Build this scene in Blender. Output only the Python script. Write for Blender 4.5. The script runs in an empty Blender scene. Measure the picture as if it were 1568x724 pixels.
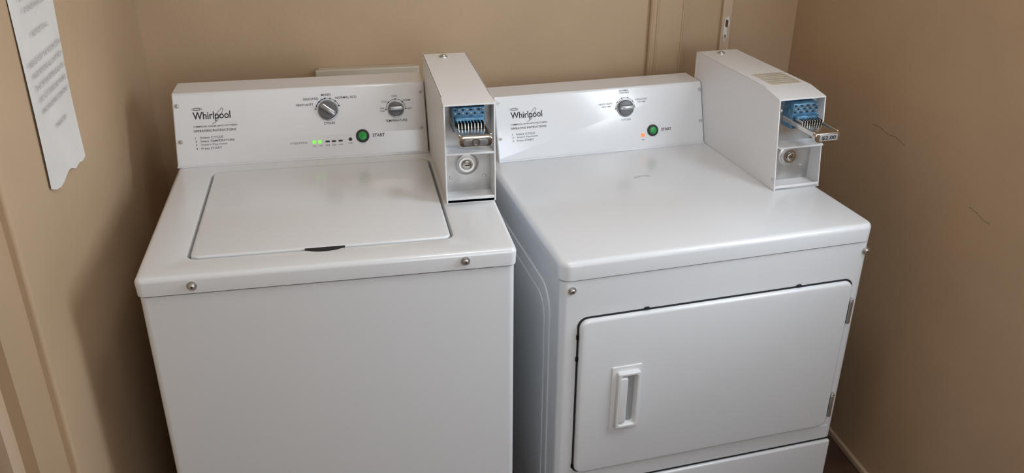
import bpy, math
from mathutils import Matrix, Vector
ZOOM=None
C=bpy.context.scene.collection
# ---------------------------------------------------------------- materials
def mat(name,col,rough=.5,metal=0,bump=0,bscale=200,var=0,vscale=3,emit=None,es=0,coat=0,spec=.5):
    m=bpy.data.materials.new(name);m.use_nodes=True;nt=m.node_tree;b=nt.nodes['Principled BSDF']
    b.inputs['Base Color'].default_value=col;b.inputs['Roughness'].default_value=rough
    b.inputs['Metallic'].default_value=metal;b.inputs['Coat Weight'].default_value=coat
    b.inputs['Coat Roughness'].default_value=.10
    b.inputs['Specular IOR Level'].default_value=spec
    if emit: b.inputs['Emission Color'].default_value=emit;b.inputs['Emission Strength'].default_value=es
    tc=nt.nodes.new('ShaderNodeTexCoord')
    if var:
        n=nt.nodes.new('ShaderNodeTexNoise');n.inputs['Scale'].default_value=vscale;n.inputs['Detail'].default_value=6
        nt.links.new(tc.outputs['Object'],n.inputs['Vector'])
        r=nt.nodes.new('ShaderNodeValToRGB');r.color_ramp.elements[0].position=.3;r.color_ramp.elements[1].position=.7
        r.color_ramp.elements[0].color=tuple(c*(1-var) for c in col[:3])+(1,)
        r.color_ramp.elements[1].color=tuple(min(1,c*(1+var)) for c in col[:3])+(1,)
        nt.links.new(n.outputs['Fac'],r.inputs['Fac']);nt.links.new(r.outputs['Color'],b.inputs['Base Color'])
    if bump:
        n=nt.nodes.new('ShaderNodeTexNoise');n.inputs['Scale'].default_value=bscale;n.inputs['Detail'].default_value=3
        nt.links.new(tc.outputs['Object'],n.inputs['Vector'])
        bp=nt.nodes.new('ShaderNodeBump');bp.inputs['Strength'].default_value=bump;bp.inputs['Distance'].default_value=.002
        nt.links.new(n.outputs['Fac'],bp.inputs['Height']);nt.links.new(bp.outputs['Normal'],b.inputs['Normal'])
    return m
WHITE=mat('enamel_white',(.75,.78,.815,1),.22,0,.03,500,coat=.35)
PANEL=mat('console_white',(.78,.80,.835,1),.18,coat=.25)
BOXW=mat('coin_box_white',(.80,.81,.83,1),.3,bump=.03,bscale=400)
DARK=mat('dark_gap',(.012,.013,.015,1),.7)
WALL=mat('wall_paint',(.51,.37,.24,1),.6,0,.25,90,.07,3)
TRIMM=mat('trim_paint',(.48,.345,.22,1),.5,0,.1,60,.04,5)
TRIML=mat('trim_paint_light',(.58,.44,.31,1),.5,0,.1,60,.04,5)
FLOORM=mat('floor_vinyl',(.10,.060,.040,1),.5,0,.1,80,.25,9)
CEIL=mat('ceiling_paint',(.75,.68,.60,1),.8)
CHROME=mat('chrome',(.62,.60,.57,1),.2,1,.1,60)
STEEL=mat('galvanised_steel',(.60,.59,.57,1),.42,1,.2,40,.15,30)
BLUE=mat('coin_slide_blue',(.10,.24,.38,1),.35,.5,0,1,.5,90)
GREY=mat('knob_grey',(.13,.135,.145,1),.35)
GREYL=mat('knob_rim',(.35,.36,.38,1),.25,.6)
INK=mat('print_ink',(.02,.02,.025,1),.6)
INKL=mat('print_grey',(.12,.12,.14,1),.6)
INKF=mat('print_faint',(.34,.33,.33,1),.6)
INKB=mat('print_blue',(.04,.12,.3,1),.6)
GREEN=mat('button_green',(.01,.22,.04,1),.3,emit=(.0,.5,.06,1),es=.10)
LEDG=mat('led_green',(.05,.4,.05,1),.4,emit=(.25,1,.08,1),es=.9)
LEDO=mat('led_orange',(.6,.12,.03,1),.4,emit=(1,.20,.04,1),es=1.0)
PAPER=mat('paper',(.72,.71,.69,1),.8,0,.3,12,.06,8)
BEIGE=mat('panel_beige',(.60,.55,.45,1),.5)
LABEL=mat('sticker',(.66,.63,.52,1),.5,0,0,1,.1,60)
PLASTW=mat('handle_plastic',(.76,.78,.80,1),.35)
# ---------------------------------------------------------------- geometry helpers
def empty(name,loc=(0,0,0),rz=0):
    e=bpy.data.objects.new(name,None);C.objects.link(e);e.location=loc;e.rotation_euler=(0,0,rz);e.empty_display_size=.1;return e
def mk(name,vs,fs,m,parent=None,smooth=True,ang=35):
    me=bpy.data.meshes.new(name);me.from_pydata([tuple(v) for v in vs],[],fs);me.materials.append(m);me.update()
    import bmesh
    bm=bmesh.new();bm.from_mesh(me);bmesh.ops.recalc_face_normals(bm,faces=bm.faces);bm.to_mesh(me);bm.free()
    if smooth:
        for p in me.polygons:p.use_smooth=True
        me.set_sharp_from_angle(angle=math.radians(ang))
    o=bpy.data.objects.new(name,me);C.objects.link(o);o.parent=parent;return o
I4=Matrix.Identity(4)
def FR(o,x,y):
    x=Vector(x).normalized();y=Vector(y).normalized();z=x.cross(y)
    return Matrix(((x.x,y.x,z.x,o[0]),(x.y,y.y,z.y,o[1]),(x.z,y.z,z.z,o[2]),(0,0,0,1)))
def FRONT(y): return FR((0,y,0),(1,0,0),(0,0,1))
def LEFTF(x): return FR((x,0,0),(0,-1,0),(0,0,1))
def rr(u0,u1,v0,v1,r,n=6):
    r=max(r,1e-5);p=[]
    for cx,cy,a0 in((u1-r,v0+r,-90),(u1-r,v1-r,0),(u0+r,v1-r,90),(u0+r,v0+r,180)):
        for i in range(n+1):
            a=math.radians(a0+90*i/n);p.append((cx+r*math.cos(a),cy+r*math.sin(a)))
    return p
def loft(name,loops,m,parent=None,M=I4,cap0=True,cap1=True,ang=35):
    vs=[];fs=[];n=len(loops[0])
    for L in loops:
        for q in L: vs.append(M@Vector(q))
    for k in range(len(loops)-1):
        for i in range(n):
            j=(i+1)%n;fs.append((k*n+i,k*n+j,(k+1)*n+j,(k+1)*n+i))
    if cap0:fs.append(tuple(range(n))[::-1])
    if cap1:fs.append(tuple((len(loops)-1)*n+i for i in range(n)))
    return mk(name,vs,fs,m,parent,ang=ang)
def slab(name,u0,u1,v0,v1,w0,w1,r,bev,m,parent=None,M=I4,nb=4,n=6):
    L=[[(a,b,w0) for a,b in rr(u0,u1,v0,v1,r,n)]]
    if bev<=0: L.append([(a,b,w1) for a,b in rr(u0,u1,v0,v1,r,n)])
    else:
        for i in range(nb+1):
            t=math.radians(90*i/nb);ins=bev*(1-math.cos(t));w=w1-bev+bev*math.sin(t)
            L.append([(a,b,w) for a,b in rr(u0+ins,u1-ins,v0+ins,v1-ins,max(r-ins,.0004),n)])
    return loft(name,L,m,parent,M)
def disc(name,u,v,w0,w1,r,m,parent,M=I4,bev=.0,n=36,r2=None):
    def c(rad,w): return [(u+rad*math.cos(2*math.pi*i/n),v+rad*math.sin(2*math.pi*i/n),w) for i in range(n)]
    r2=r2 or r
    if bev: L=[c(r,w0)]+[c(r2-bev*(1-math.cos(t)),w1-bev+bev*math.sin(t)) for t in [math.radians(x) for x in(0,30,60,90)]]
    else: L=[c(r,w0),c(r2,w1)]
    return loft(name,L,m,parent,M)
def ringm(name,u,v,w0,w1,r,ri,m,parent,M=I4,n=36):
    def c(rad,w): return [(u+rad*math.cos(2*math.pi*i/n),v+rad*math.sin(2*math.pi*i/n),w) for i in range(n)]
    return loft(name,[c(r,w0),c(r,w1),c(ri,w1),c(ri,w0),c(r,w0)],m,parent,M,False,False)
def prism(name,prof,x0,x1,m,parent,bev=.003):
    n=len(prof);vs=[(x0,a,b) for a,b in prof]+[(x1,a,b) for a,b in prof]
    fs=[tuple(range(n)),tuple(range(2*n-1,n-1,-1))]+[(i,i+n,(i+1)%n+n,(i+1)%n) for i in range(n)]
    o=mk(name,vs,fs,m,parent)
    if bev:
        b=o.modifiers.new('bevel','BEVEL');b.width=bev;b.segments=3;b.limit_method='ANGLE';b.angle_limit=math.radians(25)
    return o
def box(name,x0,x1,y0,y1,z0,z1,m,parent=None,bev=0):
    return prism(name,[(y0,z0),(y1,z0),(y1,z1),(y0,z1)],x0,x1,m,parent,bev)
def bar(name,u,v,len_,wid,ang,w0,w1,m,parent,M,r=None,bev=.0006):
    R=M@Matrix.Translation((u,v,0))@Matrix.Rotation(math.radians(ang),4,'Z')
    return slab(name,-len_/2,len_/2,-wid/2,wid/2,w0,w1,r if r is not None else wid*.45,bev,m,parent,R,2,4)
def text(name,s,u0,u1,v,m,parent,M,h=None,w=.0004,rot=0,off=.006):
    cu=bpy.data.curves.new(name+'_c','FONT');cu.body=s;cu.size=1;cu.resolution_u=3;cu.offset=off
    t=bpy.data.objects.new(name+'_t',cu);C.objects.link(t)
    bpy.context.view_layer.update()
    dg=bpy.context.evaluated_depsgraph_get();me=bpy.data.meshes.new_from_object(t.evaluated_get(dg))
    bpy.data.objects.remove(t)
    xs=[q.co.x for q in me.vertices];ys=[q.co.y for q in me.vertices]
    sx=(u1-u0)/(max(xs)-min(xs));sy=sx if h is None else h/(max(ys)-min(ys))
    cx=(max(xs)+min(xs))/2;cy=(max(ys)+min(ys))/2
    R=M@Matrix.Translation(((u0+u1)/2,v,w))@Matrix.Rotation(math.radians(rot),4,'Z')
    for q in me.vertices: q.co=R@Vector(((q.co.x-cx)*sx,(q.co.y-cy)*sy,0))
    me.materials.clear();me.materials.append(m);me.name=name
    o=bpy.data.objects.new(name,me);C.objects.link(o);o.parent=parent;return o
def tube(name,pts,r,m,parent=None,M=I4,cyc=False,res=3):
    cu=bpy.data.curves.new(name,'CURVE');cu.dimensions='3D';cu.bevel_depth=r;cu.bevel_resolution=res;cu.use_fill_caps=True
    s=cu.splines.new('POLY');s.points.add(len(pts)-1);s.use_cyclic_u=cyc
    for p,q in zip(s.points,pts):
        v=M@Vector(q);p.co=(v.x,v.y,v.z,1)
    cu.materials.append(m);o=bpy.data.objects.new(name,cu);C.objects.link(o);o.parent=parent
    return o
def screw(name,u,v,r,parent,M,w=0):
    disc(name,u,v,w,w+r*.35,r,STEEL,parent,M)
    disc(name+'_head',u,v,w+r*.35,w+r*.95,r*.62,STEEL,parent,M,bev=r*.3)
    disc(name+'_socket',u,v,w+r*.9,w+r*1.0,r*.22,DARK,parent,M,n=6)
# ---------------------------------------------------------------- room
XL,XR,YB,YF,H=-.119,1.722,.97,-2.6,2.4
def wallbox(name,x0,x1,y0,y1,z0,z1,m): return box(name,x0,x1,y0,y1,z0,z1,m)
wallbox('floor',XL-.5,XR+.15,YF-.1,YB+.1,-.05,0,FLOORM)
wallbox('ceiling',XL-.5,XR+.15,YF-.1,YB+.1,H,H+.05,CEIL)
wallbox('wall_back',XL-.1,XR+.1,YB,YB+.1,0,H,WALL)
o=wallbox('wall_left',XL-.1,XL,-.115,YB,0,H,WALL)
b=o.modifiers.new('bevel','BEVEL');b.width=.006;b.segments=3
wallbox('trim_1',XL-.10,XL-.014,-.225,-.115,0,H,TRIMM)
wallbox('trim_2',XL-.10,XL-.034,-.262,-.225,0,H,TRIML)
door=empty('door_1',(0,0,0))
box('door_leaf',XL-.10,XL-.06,-1.05,-.262,0.005,2.05,TRIMM,door,.004)
box('door_stile',XL-.06,XL-.052,-.36,-.275,0.02,2.03,TRIMM,door,.004)
box('door_rail_top',XL-.06,XL-.052,-.97,-.36,1.9,2.03,TRIMM,door,.004)
box('door_rail_mid',XL-.06,XL-.052,-.97,-.36,.95,1.1,TRIMM,door,.004)
wallbox('wall_left_over_door',XL-.10,XL-.034,-1.05,-.262,2.055,H,WALL)
wallbox('wall_left_near',XL-.10,XL,YF,-1.05,0,H,WALL)
def windowwall(name,axis,c0,c1,a0,a1,w0,w1,z0,z1):
    def wb(n,p,q,zz0,zz1):
        if axis=='x': wallbox(n,c0,c1,p,q,zz0,zz1,WALL)
        else: wallbox(n,p,q,c0,c1,zz0,zz1,WALL)
    wb(name,w1,a1,0,H);wb(name+'_sill',w0,w1,0,z0);wb(name+'_header',w0,w1,z1,H);wb(name+'_near',a0,w0,0,H)
wy0,wy1,wz0,wz1=-.62,-.08,1.10,2.10
windowwall('wall_right','x',XR,XR+.1,YF,YB,wy0,wy1,wz0,wz1)
win=empty('window_1')
SKY=mat('window_daylight',(.8,.9,1,1),.5,emit=(.82,.91,1,1),es=10.5)
FILLM=mat('front_fill_glow',(.8,.9,1,1),.5,emit=(.85,.93,1,1),es=5.5)  # glow of the added front fill, not a known window
box('pane',XR+.03,XR+.035,wy0,wy1,wz0,wz1,SKY,win)
box('frame_side',XR+.01,XR+.05,wy0,wy0+.03,wz0,wz1,PLASTW,win)
box('frame_side_far',XR+.01,XR+.05,wy1-.02,wy1,wz0,wz1,PLASTW,win)
box('frame_bottom',XR+.01,XR+.05,wy0,wy1,wz0,wz0+.025,PLASTW,win)
box('frame_top',XR+.01,XR+.05,wy0,wy1,wz1-.03,wz1,PLASTW,win)
fx0,fx1,fz0,fz1=.65,1.6,.95,2.15
windowwall('wall_front','y',YF-.1,YF,XL-.1,XR+.1,fx0,fx1,fz0,fz1)
fillp=empty('front_fill_pane')  # unseen framed glowing pane, added to brighten the machine fronts
box('pane',fx0,fx1,YF-.075,YF-.07,fz0,fz1,FILLM,fillp)
for nm,a,b_,c,d in (('l',fx0,fx0+.03,fz0,fz1),('r',fx1-.03,fx1,fz0,fz1),('b',fx0,fx1,fz0,fz0+.03),('t',fx0,fx1,fz1-.03,fz1),('mullion',(fx0+fx1)/2-.015,(fx0+fx1)/2+.015,fz0,fz1)):
    box('frame_'+nm,a,b_,YF-.069,YF-.03,c,d,PLASTW,fillp)
wallbox('trim_3',1.263,1.371,YB-.014,YB,0,H,TRIMM)
for i,x in enumerate((1.268,1.285,1.362)):
    o=tube('trim_%d'%(4+i),[(x,YB-.0135,0),(x,YB-.0135,H)],.004,TRIMM)
wallbox('trim_7',1.483,1.511,YB-.014,YB,0,H,TRIML)
ch=mk('wall_chip',[(1.49,YB-.0155,1.115),(1.503,YB-.0155,1.122),(1.507,YB-.0155,1.10),(1.500,YB-.0155,1.085),(1.503,YB-.0155,1.06),(1.494,YB-.0155,1.045),(1.489,YB-.0155,1.075)],[tuple(range(7))],PAPER,None,False)
RUST=mat('rust',(.10,.04,.015,1),.8)
mk('exposed_plaster',[(1.494,YB-.0162,1.112),(1.502,YB-.0162,1.108),(1.501,YB-.0162,1.088),(1.494,YB-.0162,1.092)],[(0,1,2,3)],RUST,ch,False)
mk('exposed_plaster_low',[(1.494,YB-.0162,1.068),(1.499,YB-.0162,1.066),(1.497,YB-.0162,1.052)],[(0,1,2)],RUST,ch,False)
box('trim_8',XR-.012,XR,-1.3,YB,0,.02,TRIML,None,.004)
RM=FR((XR-.0003,0,0),(0,1,0),(0,0,1))
DM=mat('scratch_dark',(.26,.18,.12,1),.8)
tube('wall_scratch',[(.50,.93,0),(.47,.932,0),(.43,.925,0),(.40,.93,0),(.36,.922,0)],.0006,DM,None,RM)
tube('wall_scratch.001',[(.10,.87,0),(.075,.868,0),(.05,.86,0),(.03,.861,0)],.0006,DM,None,RM)
ep=empty('electrical_panel')
box('panel_body',.322,.585,.915,YB,.70,1.020,BEIGE,ep,.003)
box('panel_lid',.316,.592,.900,.915,.70,1.030,BEIGE,ep,.003)
screw('panel_screw',.578,1.010,.005,ep,FRONT(.900))
nt=empty('paper_notice')
vs=[];fs=[];nx,nz=10,16
bot=lambda s:1.066-.022*s+(.012 if s>.75 else 0)-.008*math.sin(s*9)
for j in range(nz+1):
    for i in range(nx+1):
        s=i/nx;t=j/nz;yb=.070+.200*s;yt=.086+.235*s;z=bot(s)*(1-t)+1.43*t
        w=.002+.003*abs(math.sin(5*s+3*t))*(1-t)+.006*(1-t)**3*(s*.6+.3)
        vs.append((XL+w,yb*(1-t)+yt*t,z))
for j in range(nz):
    for i in range(nx):
        a=j*(nx+1)+i;fs.append((a,a+1,a+nx+2,a+nx+1))
mk('sheet',vs,fs,PAPER,nt,ang=80)
lines=['ANYONE WITH A LAUNDRY','SHALL REMOVE CLOTHES','AT ONCE WHEN DONE','','NOTICE TO ALL','','PLEASE KEEP THE ROOM CLEAN','AND REMOVE ALL LINT FROM','THE DRYER AFTER EACH USE','DO NOT OVERLOAD WASHER','MACHINES ARE COIN ONLY','','THANK YOU']
for i,l in enumerate(lines):
    if not l: continue
    z=1.395-.0205*i;wd=.0072*len(l)
    text('notice_line_%d'%i,l,.19-wd/2,.19+wd/2,z,INKF,nt,FR((XL+.0075,0,0),(0,1,0),(0,0,1)),h=.009,off=0)
# ---------------------------------------------------------------- washer
W=.683;ZT=.914
wa=empty('top_load_washing_machine')
slab('cabinet',.004,W-.004,.005,.70,.012,.8755,.012,0,WHITE,wa)
slab('cabinet_gap',.012,W-.012,.012,.69,.8755,.884,.01,0,DARK,wa)
for i,(x,y) in enumerate(((.05,.05),(.63,.05),(.05,.65),(.63,.65))): disc('foot_%d'%i,x,y,0,.014,.02,DARK,wa)
lx0,lx1,ly0,ly1=.0859,.5667,.0706,.4976
L=[[(a,b,ZT-.0348) for a,b in rr(.012,W-.012,.012,.69,.01,8)],[(a,b,ZT-.0348) for a,b in rr(.001,W-.001,.001,.70,.014,8)]]
bv=.010
for i in range(6):
    t=math.radians(90*i/5);ins=bv*(1-math.cos(t))
    L.append([(a,b,ZT-bv+bv*math.sin(t)) for a,b in rr(ins,W-ins,ins,.70,max(.014-ins,.002),8)])
g=.0045
for ins,z,r in ((-g-.004,0,.024),(-g-.0015,-.0008,.022),(-g,-.004,.020),(-g,-.016,.020)):
    L.append([(a,b,ZT+z) for a,b in rr(lx0+ins,lx1-ins,ly0+ins,ly1-ins,r,8)])
loft('top_panel',L,WHITE,wa)
lid=slab('lid',lx0,lx1,ly0,ly1,ZT-.014,ZT+.0015,.018,.0045,WHITE,wa,n=8)
n=16;pts=[(.329+.037*math.cos(math.pi*i/n),ly0+.001-.017*math.sin(math.pi*i/n)) for i in range(n+1)]
loft('lid_notch_shade',[[(a,b,ZT-.004) for a,b in pts],[(a,b,ZT+.0006) for a,b in pts]],DARK,wa)  # finger notch: its shade is a dark plate, no hollow is cut
for i,(x,z) in enumerate(((.097,.895),(.584,.8975))): screw('front_screw_%d'%i,x,z,.0085,wa,FRONT(.0))
def console(par,x0,x1,D,a,h,zt,back):
    prof=[(D+.001,zt),(D+.001,zt+.006),(D+a*.985,zt+h-.001),(D+a+.002,zt+h),(back,zt+h+.001),(back,zt)]
    prism('console_housing',prof,x0,x1,PANEL,par,.004)
    M=FR((0,D,zt),(1,0,0),(0,a,h));Lh=math.hypot(a,h)
    slab('console_face',x0+.002,x1-.002,.007,Lh-.004,-.001,.0012,.003,.0008,PANEL,par,M)
    box('console_base_strip',x0,x1,D-.004,D+.01,zt,zt+.004,PANEL,par,.001)
    return M@Matrix.Translation((0,0,.0013))
def knob(par,M,u,v,r,ang,nm):
    disc(nm+'_skirt',u,v,0,.003,r*1.12,GREYL,par,M,bev=.001)
    disc(nm+'_dial',u,v,.003,.010,r,GREY,par,M,bev=.002,r2=r*.95)
    bar(nm+'_grip',u,v,r*1.85,r*.55,ang,.009,.020,GREYL,par,M,bev=.003)
    bar(nm+'_pointer',u+r*.5*math.cos(math.radians(ang)),v+r*.5*math.sin(math.radians(ang)),r*.8,.0012,ang,.0195,.0203,PAPER,par,M,bev=0)
def arc(par,M,u,v,r,a0,a1,nm,m=INK,ticks=6):
    for i in range(ticks):
        a=math.radians(a0+(a1-a0)*i/(ticks-1))
        disc('%s_dot_%d'%(nm,i),u+r*math.cos(a),v+r*math.sin(a),0,.0003,.0018,m,par,M,n=10)
    k=16;vs=[];fs=[]
    for i in range(k+1):
        a=math.radians(a0+(a1-a0)*i/k)
        for rr_ in (r-.0005,r+.0005): vs.append(M@Vector((u+rr_*math.cos(a),v+rr_*math.sin(a),.0002)))
    for i in range(k): fs.append((2*i,2*i+1,2*i+3,2*i+2))
    mk(nm+'_arc',vs,fs,m,par,False)
def logo(par,M,u0,u1,v):
    text('logo_text','Whirlpool',u0,u1,v,INK,par,M,h=.0225,off=.012)
    w=u1-u0
    tube('logo_swoosh',[(u0+w*.50,v-.017,.0005),(u0+w*.62,v-.012,.0005),(u0+w*.76,v+.004,.0005),(u0+w*.82,v+.016,.0005),(u0+w*.78,v+.019,.0005),(u0+w*.66,v+.008,.0005),(u0+w*.58,v-.004,.0005)],.0005,INKL,par,M)
    for k,(rx,ry) in enumerate(((.011,.003),(.007,.002))):
        tube('logo_ring_%d'%k,[(u0+.010+rx*math.cos(i*math.pi/10),v+.018+ry*math.sin(i*math.pi/10),.0004) for i in range(20)],.0004,INKL,par,M,True)
def instr(par,M,u,dv,ttl,steps,w1,w2):
    text('title_small',ttl,u,u+w1,.091-dv,INK,par,M,h=.0035)
    text('title','OPERATING INSTRUCTIONS',u,u+w2,.081-dv,INK,par,M,h=.0052)
    for i,s in enumerate(steps):
        text('step_%d'%i,'%d   %s'%(i+1,s),u+.002,u+.002+.0041*(len(s)+3),.0655-dv-.0083*i,INKL,par,M,h=.0048)
def startb(par,M,u,v,r,t0,t1):
    disc('start_button_ring',u,v,0,.004,r,INK,par,M,bev=.001)
    disc('start_button',u,v,.003,.007,r*.66,GREEN,par,M,bev=.002)
    text('start_text','START',t0,t1,v,INK,par,M,h=.0078,off=.015)
M=console(wa,0,.5755,.5435,.0678,.1543,ZT,.70)
for i,(u,v) in enumerate(((.010,.140),(.0115,.058),(.563,.060),(.566,.145))): screw('console_screw_%d'%i,u,v,.005,wa,M)
logo(wa,M,.043,.126,.113)
instr(wa,M,.042,0,'COMMERCIAL WASHER HEAVY-DUTY SERIES',['Select CYCLE','Select TEMPERATURE','Insert Payment','Press START'],.097,.094)
knob(wa,M,.347,.113,.0215,-38,'cycle_knob')
arc(wa,M,.347,.113,.0275,20,160,'cycle_dial',INK,6)
arc(wa,M,.347,.113,.0285,100,172,'cycle_dial_blue',INKB,5)
text('t_delicates','DELICATES',.292,.326,.141,INK,wa,M,h=.005)
text('t_mixed','MIXED',.334,.356,.149,INK,wa,M,h=.005)
text('t_normal','NORMAL ECO',.366,.415,.141,INK,wa,M,h=.0052)
text('t_heavy','HEAVY DUTY',.275,.314,.128,INK,wa,M,h=.005)
text('t_cycles','CYCLES',.335,.360,.0825,INK,wa,M,h=.0055)
text('t_status','CYCLE STATUS',.254,.293,.040,INKL,wa,M,h=.0045)
for i,u in enumerate((.309,.322)): disc('status_led_%d'%i,u,.040,0,.001,.0042,LEDG,wa,M)
for i,u in enumerate((.340,.3545,.370)): bar('status_light_%d'%i,u,.040,.010,.004,0,0,.0006,INK,wa,M,bev=0)
for i,u in enumerate((.309,.324,.340,.3545,.370)): text('status_label_%d'%i,('ON','WASH','RINSE','SPIN','DONE')[i],u-.0045,u+.0045,.031,INKL,wa,M,h=.003)
disc('status_dot',.393,.042,0,.001,.004,INK,wa,M);text('t_locked','LID',.388,.398,.033,INKL,wa,M,h=.003)
startb(wa,M,.422,.048,.0155,.4455,.474)
knob(wa,M,.505,.107,.0175,0,'temperature_knob')
arc(wa,M,.505,.107,.0235,0,180,'temperature_dial',INK,5)
text('t_temp','TEMPERATURE',.478,.530,.080,INK,wa,M,h=.0055)
text('t_cool','COOL',.497,.511,.138,INK,wa,M,h=.0042)
text('t_warm','WARM',.523,.540,.127,INK,wa,M,h=.004)
text('t_cold','COLD',.472,.486,.126,INK,wa,M,h=.004)
text('t_hot','HOT',.532,.543,.107,INK,wa,M,h=.004)
text('t_tap','TAP',.467,.478,.110,INK,wa,M,h=.004);text('t_tap2','COLD',.467,.479,.104,INK,wa,M,h=.004)
# ---------------------------------------------------------------- dryer
WD=.737;ZD=.8334;TD=.0412
dr=empty('front_load_dryer',(.787,.0679,0),.082)
slab('cabinet',.003,WD-.003,.004,.70,.012,ZD-TD-.003,.016,0,WHITE,dr)
slab('cabinet_gap',.010,WD-.010,.010,.69,ZD-TD-.004,ZD-TD+.004,.02,0,DARK,dr)
for i,(x,y) in enumerate(((.05,.05),(.68,.05),(.05,.65),(.68,.65))): disc('foot_%d'%i,x,y,0,.014,.02,DARK,dr)
L=[[(a,b,ZD-TD) for a,b in rr(.012,WD-.012,.012,.69,.02,8)],[(a,b,ZD-TD) for a,b in rr(.001,WD-.001,.001,.70,.024,8)]]
bv=.012
for i in range(7):
    t=math.radians(90*i/6);ins=bv*(1-math.cos(t))
    L.append([(a,b,ZD-bv+bv*math.sin(t)) for a,b in rr(ins,WD-ins,ins,.70,max(.025-ins,.004),8)])
loft('top_panel',L,WHITE,dr)
slab('side_emboss',-.62,-.07,.10,.735,-.001,.0025,.06,.002,WHITE,dr,LEFTF(.003))
slab('side_emboss_inner',-.59,-.10,.13,.70,.002,.004,.05,.0015,WHITE,dr,LEFTF(.003))
F0=FRONT(.004)
slab('door_gap',.041,.7065,.2865,.7005,0,.0015,.022,0,DARK,dr,F0)
slab('door_panel',.0450,.7025,.2905,.6965,0,.012,.020,.007,WHITE,dr,F0)
slab('drawer_gap',.004,WD-.004,.239,.244,-.01,.0006,.001,0,DARK,dr,F0)
slab('lower_front_panel',.008,WD-.008,.03,.2385,-.002,.008,.006,.005,WHITE,dr,F0)
slab('upper_front_flange',.020,WD-.020,.245,.283,-.002,.002,.002,.001,WHITE,dr,F0)
for i,(x,z) in enumerate(((.026,.769),(.724,.768))): screw('front_screw_%d'%i,x,z,.0085,dr,F0,.0005)
HM=FRONT(-.008)
hx0,hx1,hz0,hz1=.121,.192,.400,.570
slab('handle_plate',hx0,hx1,hz0,hz1,-.001,.003,.004,.0015,PLASTW,dr,HM)
def fr(ins,w,r): return [(a,b,w) for a,b in rr(hx0+.011+ins,hx1-.007-ins,hz0+.012+ins,hz1-.012-ins,r,6)]
loft('handle_pocket',[fr(0,.002,.004),fr(0,.012,.004),fr(.002,.014,.004),fr(.006,.014,.006),fr(.009,.010,.006),fr(.0105,.0032,.005)],PLASTW,dr,HM,False,True)
slab('handle_grip',.134,.156,.425,.546,.003,.0145,.006,.004,PLASTW,dr,HM)
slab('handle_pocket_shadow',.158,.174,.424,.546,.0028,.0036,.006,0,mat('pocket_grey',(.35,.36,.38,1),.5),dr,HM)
for i,(z0,z1) in enumerate(((.583,.649),(.316,.384))):
    slab('hinge_%d'%i,.7035,.7125,z0,z1,0,.011,.002,.002,STEEL,dr,F0)
    tube('hinge_pin_%d'%i,[(.7035,z0+.004,.013),(.7035,z1-.004,.013)],.003,STEEL,dr,F0)
for i,z in enumerate((.655,.60,.31)): bar('door_clip_%d'%i,.042,z,.006,.012,0,.001,.004,DARK,dr,F0)
for i,x in enumerate((.197,.565)): bar('door_bumper_%d'%i,x,.7015,.012,.006,0,.001,.004,DARK,dr,F0)
tube('pencil_scribble',[(.345+.022*math.cos(t*.5)*(1+.2*math.sin(t*1.7)),.395+.006*math.sin(t*.9),ZD+.0001) for t in range(26)],.0003,INKF,dr)
M=console(dr,.027,.6125,.5813,.0531,.1585,ZD,.725)
for i,(u,v) in enumerate(((.036,.060),(.039,.152),(.606,.146),(.604,.062))): screw('console_screw_%d'%i,u,v,.005,dr,M)
logo(dr,M,.068,.153,.115)
instr(dr,M,.066,-.003,'COMMERCIAL DRYER HEAVY-DUTY SERIES',['Select CYCLE','Insert Payment','Press START'],.099,.096)
knob(dr,M,.386,.113,.0215,0,'cycle_knob')
arc(dr,M,.386,.113,.0275,0,180,'cycle_dial',INKL,6)
text('t_normal','NORMAL',.371,.399,.159,INKL,dr,M,h=.0045);text('t_normal2','PERM PRESS',.371,.399,.153,INKL,dr,M,h=.0035)
text('t_heavy','HEAVY DUTY',.311,.350,.127,INKL,dr,M,h=.0045);text('t_heavy2','HIGH TEMP',.320,.345,.120,INKL,dr,M,h=.0035)
text('t_delicates','DELICATES',.417,.450,.133,INKL,dr,M,h=.0045);text('t_delicates2','LOW TEMP',.422,.445,.126,INKL,dr,M,h=.0035)
text('t_cycles','CYCLES',.373,.400,.082,INKL,dr,M,h=.005)
disc('status_led',.432,.036,0,.001,.0055,LEDO,dr,M);text('t_on','ON',.428,.436,.024,INKL,dr,M,h=.003)
startb(dr,M,.461,.047,.0155,.4865,.516)
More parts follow.
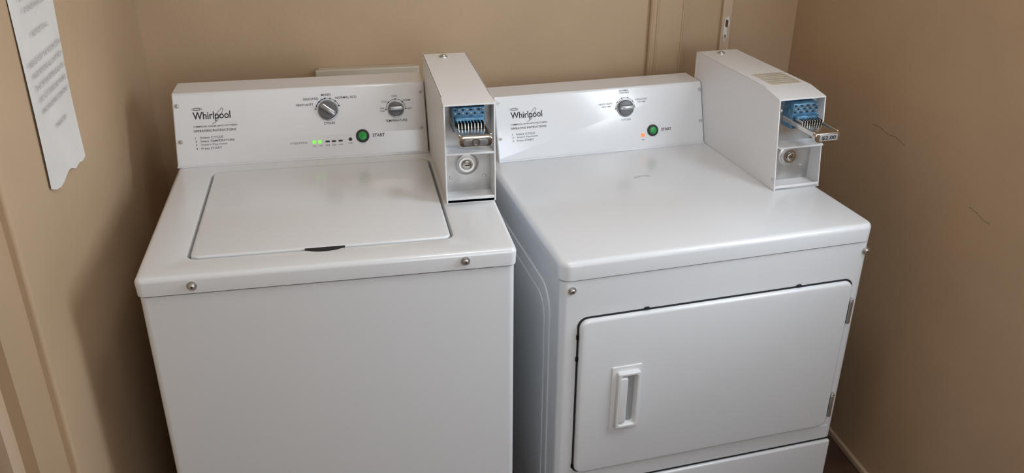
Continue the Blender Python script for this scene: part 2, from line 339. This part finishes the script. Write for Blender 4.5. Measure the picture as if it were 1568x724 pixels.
# ---------------------------------------------------------------- coin boxes
def coin_box(par,x0,x1,yf,yft,ych,yb,z0,z1,z1f,ext,label):
    t=.003;ht=z1-z0
    P=[(yf,z0),(yft,z1f),(ych,z1),(yb,z1),(yb,z0)]
    prism('side_plate_l',P,x0,x0+t,BOXW,par,.0008)
    prism('side_plate_r',P,x1-t,x1,BOXW,par,.0008)
    prism('hood',[(yft-.001,z1f),(ych,z1),(yb,z1),(yb,z1-t),(ych,z1-t),(yft-.001,z1f-t)],x0+.0005,x1-.0005,BOXW,par,.0006)
    box('base_plate',x0+t,x1-t,yf+.001,yb,z0,z0+.006,BOXW,par)
    box('front_lip',x0+t,x1-t,yf+.001,yf+.004,z0,z0+.012,BOXW,par,.0008)
    box('back_plate',x0+t,x1-t,yb-.004,yb,z0+.006,z1-t,BOXW,par)
    pr=yf+.050
    box('vault_front',x0+t,x1-t,pr,pr+.004,z0+.006,z1f-.006,STEEL,par)
    box('divider_shelf',x0+t,x1-t,yf+.004,pr,z0+.104,z0+.108,BOXW,par,.0008)
    cx=(x0+x1)/2;FM=FRONT(pr);zc=z0+.068
    disc('lock_dish',cx-.002,zc,0,.004,.026,STEEL,par,FM,bev=.002,r2=.022)
    ringm('lock_ring',cx-.002,zc,.003,.008,.0165,.0125,CHROME,par,FM)
    disc('lock_barrel',cx-.002,zc,.003,.012,.0095,CHROME,par,FM,bev=.002)
    bar('lock_keyway',cx-.002,zc,.009,.0025,0,.0118,.0125,DARK,par,FM,bev=0)
    for i,(dx,dz) in enumerate(((-.036,-.03),(.036,-.03),(-.036,.028),(.036,.028))):
        disc('vault_rivet_%d'%i,cx+dx,zc+dz,0,.003,.0035,STEEL,par,FM,bev=.001,n=14)
    mw=.033
    box('mechanism_body',cx-mw,cx+mw,yf+.012,pr,z0+.150,z1f-.008,BLUE,par,.002)
    MM=FRONT(yf+.012)
    for r in range(3):
        for k in range(8):
            u=cx-.028+.008*k;v=z1f-.013-.0075*r
            slab('mech_pin_%d_%d'%(r,k),u-.0024,u+.0024,v-.0018,v+.0018,0,.0015,.001,.0004,GREYL if (k+r)%2 else DARK,par,MM,2,2)
    zt=z0+.168;y1=yf-ext
    slab('slide_tray',cx-.028,cx+.028,y1+.004,pr,zt-.004,zt,.002,.001,CHROME,par)
    for k in range(9):
        u=cx-.026+.0065*k
        box('comb_tooth_%d'%k,u-.0012,u+.0012,yf-.022,yf+.012,zt,zt+.011,CHROME,par,.0006)
        if k<8: box('coin_slot_%d'%k,u+.0014,u+.0051,yf-.020,yf+.011,zt,zt+.003,DARK,par)
    box('comb_bar',cx-.029,cx+.029,yf-.002,yf+.012,zt+.010,zt+.016,BLUE,par,.001)
    for s,nm in((-1,'l'),(1,'r')):
        box('slide_rail_'+nm,cx+s*.031-.0025,cx+s*.031+.0025,y1+.008,pr,zt-.008,zt+.004,CHROME,par,.0015)
    slab('slide_front',cx-.0335,cx+.0335,zt-.020,zt+.003,-.004,.007,.009,.003,CHROME,par,FRONT(y1+.006))
    if label:
        slab('price_plate',cx-.022,cx+.024,zt-.0155,zt-.001,.007,.009,.002,.0005,mat('plate_grey',(.42,.42,.42,1),.4,.3),par,FRONT(y1+.006))
        text('price_text','$2.00',cx-.017,cx+.019,zt-.0083,INK,par,FRONT(y1+.006)@Matrix.Translation((0,0,.0092)),h=.010,off=.02)
    else:
        slab('slide_front_recess',cx-.024,cx+.024,zt-.016,zt-.003,.0065,.0074,.006,.0004,GREYL,par,FRONT(y1+.006))
        ringm('slide_loop',cx,zt-.0085,.006,.010,.008,.0055,CHROME,par,FRONT(y1+.006))
    disc('top_lock',(x0+x1)/2-.006,yb-.035,z1,z1+.003,.010,STEEL,par,bev=.001)
    disc('top_lock_core',(x0+x1)/2-.006,yb-.035,z1+.003,z1+.006,.006,CHROME,par,bev=.001)
cb=empty('coin_payment_box')
coin_box(cb,.578,.683,.2286,.236,.275,.639,ZT+.0003,1.1275,1.1245,.075,False)
cd=empty('coin_payment_box.001',(.787,.0679,0),.082)
coin_box(cd,.614,.737,.224,.252,.32,.6775,ZD+.0003,1.063,1.052,.085,True)
slab('hood_sticker',.640,.725,.330,.43,1.0631,1.0636,.002,0,LABEL,cd)
for i in range(6): text('sticker_line_%d'%i,'NOTICE SERVICE REQUIRED CALL OWNER',.645,.72,.42-.015*i,INKL,cd,Matrix.Translation((0,0,1.0638)),h=.004,w=0)
for i,z in enumerate((.86,1.03)): disc('face_rivet_%d'%i,-.24 if i else -.235,z,0,.002,.004,STEEL,cd,LEFTF(.614),n=14)
# ---------------------------------------------------------------- lights
ld=bpy.data.lights.new('ceiling_fill_light','AREA');ld.shape='DISK';ld.size=.35;ld.energy=5;ld.color=(1,.95,.88)  # added soft fill from above; no ceiling lamp is known here
lf=empty('ceiling_fill',(.8,-.35,0))
disc('fill_rim',0,0,H-.03,H,.2,PLASTW,lf)  # rim made up to hold the added fill
lo=bpy.data.objects.new('fill_light',ld);C.objects.link(lo);lo.parent=lf;lo.location=(0,0,H-.04)
w=bpy.data.worlds.new('world');bpy.context.scene.world=w;w.use_nodes=True
w.node_tree.nodes['Background'].inputs[0].default_value=(.7,.8,1,1);w.node_tree.nodes['Background'].inputs[1].default_value=.3
# ---------------------------------------------------------------- camera
pi_,ya,ro,f=.4526,.1969,.0052,1326.05
fw=Vector((math.sin(ya)*math.cos(pi_),math.cos(ya)*math.cos(pi_),-math.sin(pi_)))
r=Vector((math.cos(ya),-math.sin(ya),0));u=r.cross(fw)
R=r*math.cos(ro)+u*math.sin(ro);U=-r*math.sin(ro)+u*math.cos(ro)
cam=bpy.data.cameras.new('camera');co=bpy.data.objects.new('camera',cam);C.objects.link(co)
co.matrix_world=Matrix(((R.x,U.x,-fw.x,.389),(R.y,U.y,-fw.y,-1.4186),(R.z,U.z,-fw.z,1.6432),(0,0,0,1)))
cam.sensor_width=36;cam.lens=f/1568*36;cam.clip_start=.01
if ZOOM:
    px,py,s=ZOOM;cam.lens*=s;cam.shift_x=(px-784)/1568*s;cam.shift_y=-(py-362)/1568*s
bpy.context.scene.camera=co
bpy.context.scene.view_settings.view_transform='Standard'
bpy.context.scene.view_settings.exposure=0
